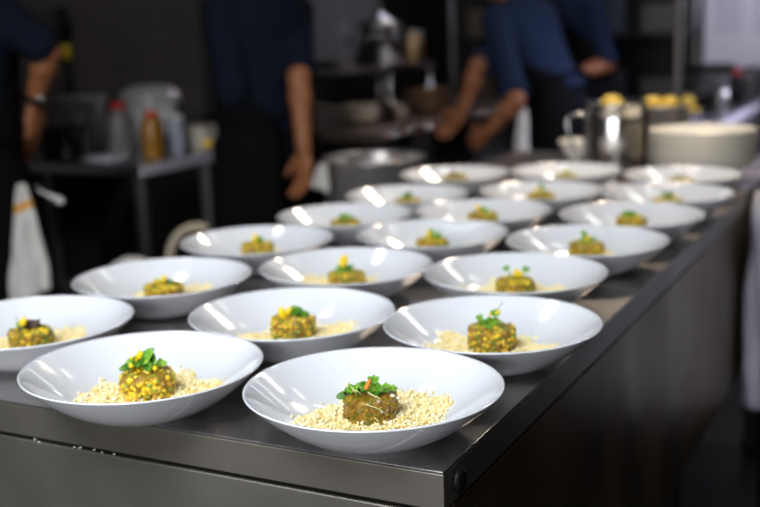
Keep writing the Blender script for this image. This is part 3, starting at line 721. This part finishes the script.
# ------------------------------------------------------------------ people
def chef(loc, face, lean, armR, armL, shirtm, lab, head=(0,0), handR=None, handL=None, aprcut=1.30, longL=False):
    """face: heading of the facing direction; joints are given in body axes: x right, y forward, z up"""
    root=tag(empty('person',(loc[0],loc[1],0), math.atan2(face[1],face[0])-PI/2), lab, 'person')
    PV=V((0,0,.95)); Lm=Matrix.Rotation(-lean,3,'X')
    def tp(p): p=V(p); return PV+Lm@(p-PV) if p.z>.95 else p
    def ring(z,rx,ry,y=0): return (tp((0,y,z)), (Lm if z>.95 else Matrix.Identity(3))@V((rx,0,0)), (Lm if z>.95 else Matrix.Identity(3))@V((0,ry,0)))
    TR=[(.84,.155,.11,0),(.93,.168,.125,-.005),(1.02,.150,.112,0),(1.12,.140,.105,.005),(1.24,.155,.112,.005),(1.34,.178,.115,0),(1.40,.175,.100,-.005),(1.445,.125,.080,-.005),(1.475,.068,.062,0),(1.55,.058,.060,.010)]
    b=MB(); b.loft([ring(z,x,y,c) for z,x,y,c in TR])
    hc=tp((0,.018,1.618)); hq=Lm@Matrix.Rotation(head[0],3,'X')@Matrix.Rotation(head[1],3,'Z')
    b.ell(hc+hq@V((0,0,.03)),(.076,.096,.100),hq); b.ell(hc+hq@V((0,.022,-.045)),(.056,.066,.066),hq)     # skull, jaw
    b.ell(hc+hq@V((0,.105,-.012)),(.013,.020,.024),hq); b.ell(hc+hq@V((0,.092,.030)),(.050,.014,.012),hq)  # nose, brow
    for s in(-1,1): b.ell(hc+hq@V((s*.078,-.005,-.005)),(.010,.020,.032),hq)
    for s in(-1,1):
        b.caps((s*.09,0,.90),(s*.10,.012,.50),.088,.056); b.caps((s*.10,.012,.50),(s*.105,-.02,.09),.056,.038)
        b.caps((s*.105,-.04,.05),(s*.115,.13,.035),.040,.032)
    for s,arm,hnd in((1,armR,handR),(-1,armL,handL)):
        sh=tp((s*.185,-.005,1.385)); el,wr=V(arm[0]),V(arm[1])
        b.caps(sh,el,.052,.040); b.caps(el,wr,.041,.027); b.ell(el.lerp(wr,.3),.043)
        d=(wr-el).normalized(); hd=V(hnd).normalized() if hnd else d
        side=hd.cross(V((s,0,0))); side=(side if side.length>.2 else hd.cross(V((0,1,0)))).normalized()   # across the palm
        if side.y<0: side=-side
        nrm=hd.cross(side).normalized()
        if (nrm.x*s)>0: nrm=-nrm               # palm faces inward
        pal=wr+hd*.05
        rot=Matrix((side,nrm,hd)).transposed()
        b.ell(pal,(.042,.019,.055),rot)
        for k in range(4):
            off=side*(.030-.020*k); Lf=(.072,.080,.075,.060)[k]
            p0=wr+hd*.085+off; p1=p0+hd*Lf*.42+nrm*.006; p2=p1+hd*Lf*.3+nrm*.016; p3=p2+hd*Lf*.18+nrm*.022
            b.caps(p0,p1,.0098,.009,8); b.caps(p1,p2,.009,.0082,8); b.caps(p2,p3,.0082,.0072,8)
        t0=wr+hd*.03+side*.030; t1=t0+hd*.035+side*.026+nrm*.008; t2=t1+hd*.030+side*.006+nrm*.012
        b.caps(t0,t1,.014,.011,8); b.caps(t1,t2,.011,.009,8)
    b.build('body',skin,root,remesh=.0075,smoothit=3)
    for s in(-1,1):
        e=MB().ell(hc+hq@V((s*.031,.094,.012)),(.0125,.008,.007),hq,12,8).build('eye',mat('eye_white',(.7,.68,.65),.3),root)
        MB().ell(hc+hq@V((s*.031,.1015,.012)),(.0055,.002,.0055),hq,10,6).build('iris',mat('dark_iris',(.03,.02,.01),.2),e)
    MB().ell(hc+hq@V((0,.088,-.052)),(.024,.008,.007),hq,14,8).build('mouth',mat('lips',(.30,.09,.07),.5),root)
    h=MB(); h.ell(hc+hq@V((0,-.014,.045)),(.083,.096,.098),hq); h.ell(hc+hq@V((0,-.05,-.01)),(.070,.060,.070),hq)
    h.build('hair',hairm,root,remesh=.008,smoothit=2)
    # clothes
    c=MB(); c.loft([ring(z,x*1.10+.006,y*1.12+.008,cc) for z,x,y,cc in [(.975,.157,.118,-.003)]+TR[2:-2]]+[ring(1.478,.078,.072,0)])
    for s,arm in((1,armR),(-1,armL)):
        sh=tp((s*.180,-.005,1.38)); el=V(arm[0]); c.caps(sh,sh.lerp(el,.86),.067,.056); 
        a_=sh.lerp(el,.82); c.cyl(a_,sh.lerp(el,.97),.062,.061,16)
    if longL: c.caps(V(armL[0]),V(armL[0]).lerp(V(armL[1]),.6),.058,.050)
    c.build('shirt',shirtm,root,remesh=.009,smoothit=4)
    t=MB(); t.loft([(V((0,0,.80)),V((.165,0,0)),V((0,.125,0))),(V((0,-.005,.93)),V((.176,0,0)),V((0,.134,0))),(V((0,0,.99)),V((.172,0,0)),V((0,.130,0))),(tp((0,0,1.04)),V((.163,0,0)),V((0,.124,0)))])
    for s in(-1,1): t.caps((s*.09,0,.88),(s*.10,.012,.50),.100,.076); t.caps((s*.10,.012,.50),(s*.105,-.02,.12),.076,.066)
    t.build('trousers',trous,root,remesh=.010,smoothit=4)
    for s in(-1,1):
        f=MB().ell((s*.105,-.045,.05),(.044,.055,.05)).ell((s*.115,.06,.038),(.048,.115,.038)); f.build('shoe',shoem,root,remesh=.008,smoothit=3)
    def apr(i,j):
        z=aprcut-(aprcut-.42)*j; k=min(1,max(0,(z-1.02)/.28)); half=(PI*.86)*(1-k)+.75*k; a=PI/2+(i-.5)*2*half
        rx,ry=.205,.165
        if z>.95: 
            rx,ry=.188+.012*k,.152-.004*k
        else:
            fl=(.95-z)/.53; rx=.205+.04*fl+.010*math.sin(a*7)*fl; ry=.165+.045*fl+.010*math.sin(a*7)*fl
        p=V((rx*math.cos(a),ry*math.sin(a),z)); return tp(p)
    MB().grid(apr,48,40).build('apron',apronm,root,solid=.003)
    MB().tube([tp((.20*math.cos(a),.158*math.sin(a),1.03)) for a in [i*2*PI/40 for i in range(41)]],.007,6).build('apron_string',apronm,root)
    return root
def inv(loc,face,P):
    a=math.atan2(face[1],face[0])-PI/2; d=V(P)-V((loc[0],loc[1],0)); c,s=math.cos(-a),math.sin(-a)
    return V((d.x*c-d.y*s,d.x*s+d.y*c,d.z))
# cook 2: standing, seen from behind
L2=(-1.815,2.50); F2=(-.96,.22); L2=atd(262,40,3.90); L2=(L2.x,L2.y)
h2=inv(L2,F2,atd(304,150,3.70)); e2=inv(L2,F2,atd(299,76,3.76))
chef(L2,F2,.02,(e2,h2),((-.175,-.03,1.12),(.04,.10,1.0)),navy,'cook in navy shirt and black apron standing with bare right arm hanging',handR=(.02,.10,-1),longL=True)
# cook 1: cut by the left edge
L1=atd(-50,60,3.30); L1=(L1.x,L1.y); F1=(-.15,1.0)
h1=inv(L1,F1,atd(34,104,3.33)); e1=inv(L1,F1,atd(48,50,3.28))
c1=chef(L1,F1,.06,(e1,h1),((-.25,.10,1.12),(-.15,.32,1.0)),navy,'cook at the left edge with watch, white towel hanging behind',handR=(h1-e1)*.5+V((0,.0,-.2)))
w=MB(); dd=(h1-e1).normalized(); wc_=h1-dd*.02
w.lathe([(.031,-.011),(.0345,-.010),(.0345,.010),(.031,.011)],(0,0,0),28,dd); wo=w.build('watch_strap',black,c1,loc=wc_)
MB().lathe([(0,0),(.019,0),(.019,.007),(.016,.009),(0,.009)],V((.030,-.008,0)),24,(1,-.25,0)).build('watch_face',steel,wo)
# cook 3: leaning over the range
L3=atd(558,100,4.95); L3=(L3.x,L3.y); F3=(-.95,.30)
h3=inv(L3,F3,atd(462,110,4.9)); e3=inv(L3,F3,atd(478,66,4.85))
h3l=inv(L3,F3,atd(487,133,4.62)); e3l=inv(L3,F3,atd(516,100,4.55))
chef(L3,F3,.50,(e3,h3),(e3l,h3l),blue,'cook in blue shirt leaning forward over the range, back to camera',handR=(-.05,.5,-.6),handL=(.1,.8,-.4),aprcut=1.34)
# cook 4: behind cook 3
L4=atd(584,60,5.75); L4=(L4.x,L4.y); F4=(-.75,-.65)
e4=inv(L4,F4,atd(606,64,5.6)); h4=inv(L4,F4,atd(574,74,5.45))
chef(L4,F4,.10,((.23,.06,1.13),(.10,.30,1.08)),(e4,h4),blue,'cook in blue shirt half hidden behind the leaning cook',handL=(.8,.5,.0))

# ------------------------------------------------------------------ towels and things in hands
def towel(name,lab,cat,P,w_top,w_bot,L,skew,d,fold=6,stripe_at=None,seed=1,amp=.008):
    """a folded cloth hanging from P, faces the direction -d"""
    d=V(d).normalized(); x=V((-d.y,d.x,0))*-1
    def g(i,j):
        w=w_top+(w_bot-w_top)*min(1,(j*1.25))**.8; u=(i-.5)
        z=-L*j-( .0+skew*(u+.5)*min(1,j*2))
        return V(P)+x*(u*w+ .012*j)+d*(amp*math.sin(i*fold*2+seed+j*1.5)*(.4+j)+.01*(noise.noise(V((u*4,j*5,seed)))))+V((0,0,z))
    mi=(lambda i,j: 1 if stripe_at and abs(j-stripe_at)<.032 else 0)
    o=MB().grid(g,28,48,mi).build(name,[towelm,stripe],solid=.006)
    return tag(o,lab,cat)
tp_=atd(22,184,3.02)
towel('kitchen_towel','white kitchen towel with an orange stripe hanging behind the left cook','towel',tp_,.020,.120,.30,.050,-Fh,4,.17,2,.010)
tp_=atd(523,108,4.60)
towel('kitchen_towel','plain white towel tucked at the leaning cook\'s waist','towel',tp_,.03,.062,.25,.02,-Fh,3,None,5,.008)
tp_=atd(323,164,3.62)
towel('hand_cloth','small white cloth held in the standing cook\'s hand','cloth',tp_,.018,.052,.095,-.02,-Fh,3,None,7,.008)
# spoon at the left cook's apron
s0=atd(42,192,3.06); s1=atd(61,201,3.02)
spn=tag(empty('serving_spoon',s0),'pale serving spoon poking out beside the striped towel','spoon')
dv=(s1-s0); MB().tube([Fh*.14-Rh*.06,V((0,0,0))-dv*.1,dv*.4,dv*.7],[.004,.004,.005,.008],8).build('handle',whitep,spn)
MB().ell(dv*.92,(.016,.008,.011),V((1,0,0)).rotation_difference(dv).to_matrix(),16,10).build('scoop',whitep,spn)

# ------------------------------------------------------------------ lights (ceiling fixtures, their area lamps, and added fills without a fixture)
def ceil_light(c, sx, sy, col, st, lab, z=2.745):
    root=tag(empty('ceiling_light',(c[0],c[1],z)),lab,'ceiling light','ceiling lights')
    mb=MB(); t=.02
    for a,b in (((-sx/2-t,-sy/2-t,-.06),(-sx/2,sy/2+t,0)),((sx/2,-sy/2-t,-.06),(sx/2+t,sy/2+t,0)),((-sx/2,-sy/2-t,-.06),(sx/2,-sy/2,0)),((-sx/2,sy/2,-.06),(sx/2,sy/2+t,0))): mb.box(a,b)
    mb.build('frame',whitep,root,smooth=False)
    bx('diffuser',(-sx/2,-sy/2,-.045),(sx/2,sy/2,-.035),emit('lamp_diffuser_%.2f_%.2f'%(c[0],c[1]),col,st),root,bevel=0)
    return root
COOL=(.91,.95,1.0); WARM=(1,.80,.58); LAV=(.80,.78,1.0)
ceil_light((-.2,-1.3),1.2,.9,COOL,3,'large cool ceiling light above the near end of the pass')
ceil_light((-1.24,.60),.20,.28,(1,1,1),20,'square ceiling light above the left of the front bowls')
ceil_light((.42,2.80),.42,.28,(1,.97,.92),10,'ceiling light right of the pass, above the waste bin side')
ceil_light((-.38,2.75),.40,.26,(1,.97,.92),9,'ceiling light above the far end of the pass')
ceil_light((.18,1.98),.34,.07,(1,1,1),11,'thin ceiling strip above the right edge of the pass')
ceil_light((-.45,2.02),.26,.07,(1,1,1),11,'thin ceiling strip above the middle of the pass')
ceil_light((-.25,3.95),.60,.10,(1,.97,.95),12,'long ceiling strip across the rear counter')
ceil_light((-1.50,4.25),.60,.10,(1,.93,.88),10,'long ceiling strip across the cooking range')
ceil_light((-2.35,4.95),.28,.28,LAV,14,'lavender ceiling light in the far left corner')
ceil_light((-.5,5.6),.5,.14,LAV,12,'lavender ceiling strip before the notice board')
def lamp(name,c,aim,sx,sy,col,power,spread):
    l=bpy.data.lights.new(name,'AREA'); l.shape='RECTANGLE'; l.size=sx; l.size_y=sy; l.color=col; l.energy=power; l.spread=spread
    o=bpy.data.objects.new(name,l); COL.objects.link(o); o.location=c; o.rotation_euler=(V(aim)-V(c)).to_track_quat('-Z','Y').to_euler()
lamp('lamp_pass_front',(-.2,-1.3,2.69),(-.4,.7,.9),1.2,.9,COOL,29,1.6)
lamp('lamp_pass_rear',(-.38,2.75,2.69),(-.40,1.7,.9),.40,.26,WARM,11,1.3)
lamp('added_fill_front',(-.1,-3.4,1.35),(-.5,1.0,.8),2.4,1.5,(.95,.96,1),18,1.35)  # added unseen fill behind the camera, brightens the bowl fronts; no fixture
lamp('added_fill_rear_side',(1.5,4.2,2.2),(-.4,4.0,.85),.5,.5,LAV,8,.8)  # unseen lamp added to brighten the rear counter's lip
lamp('added_fill_board',(-.55,5.1,2.66),(-.5,6.4,1.3),.5,.14,LAV,4,1.6)  # added without a fixture of its own to brighten the notice board

w=bpy.data.worlds.new('world'); S.world=w; w.use_nodes=True
w.node_tree.nodes['Background'].inputs['Color'].default_value=(1,.95,.90,1); w.node_tree.nodes['Background'].inputs['Strength'].default_value=.09
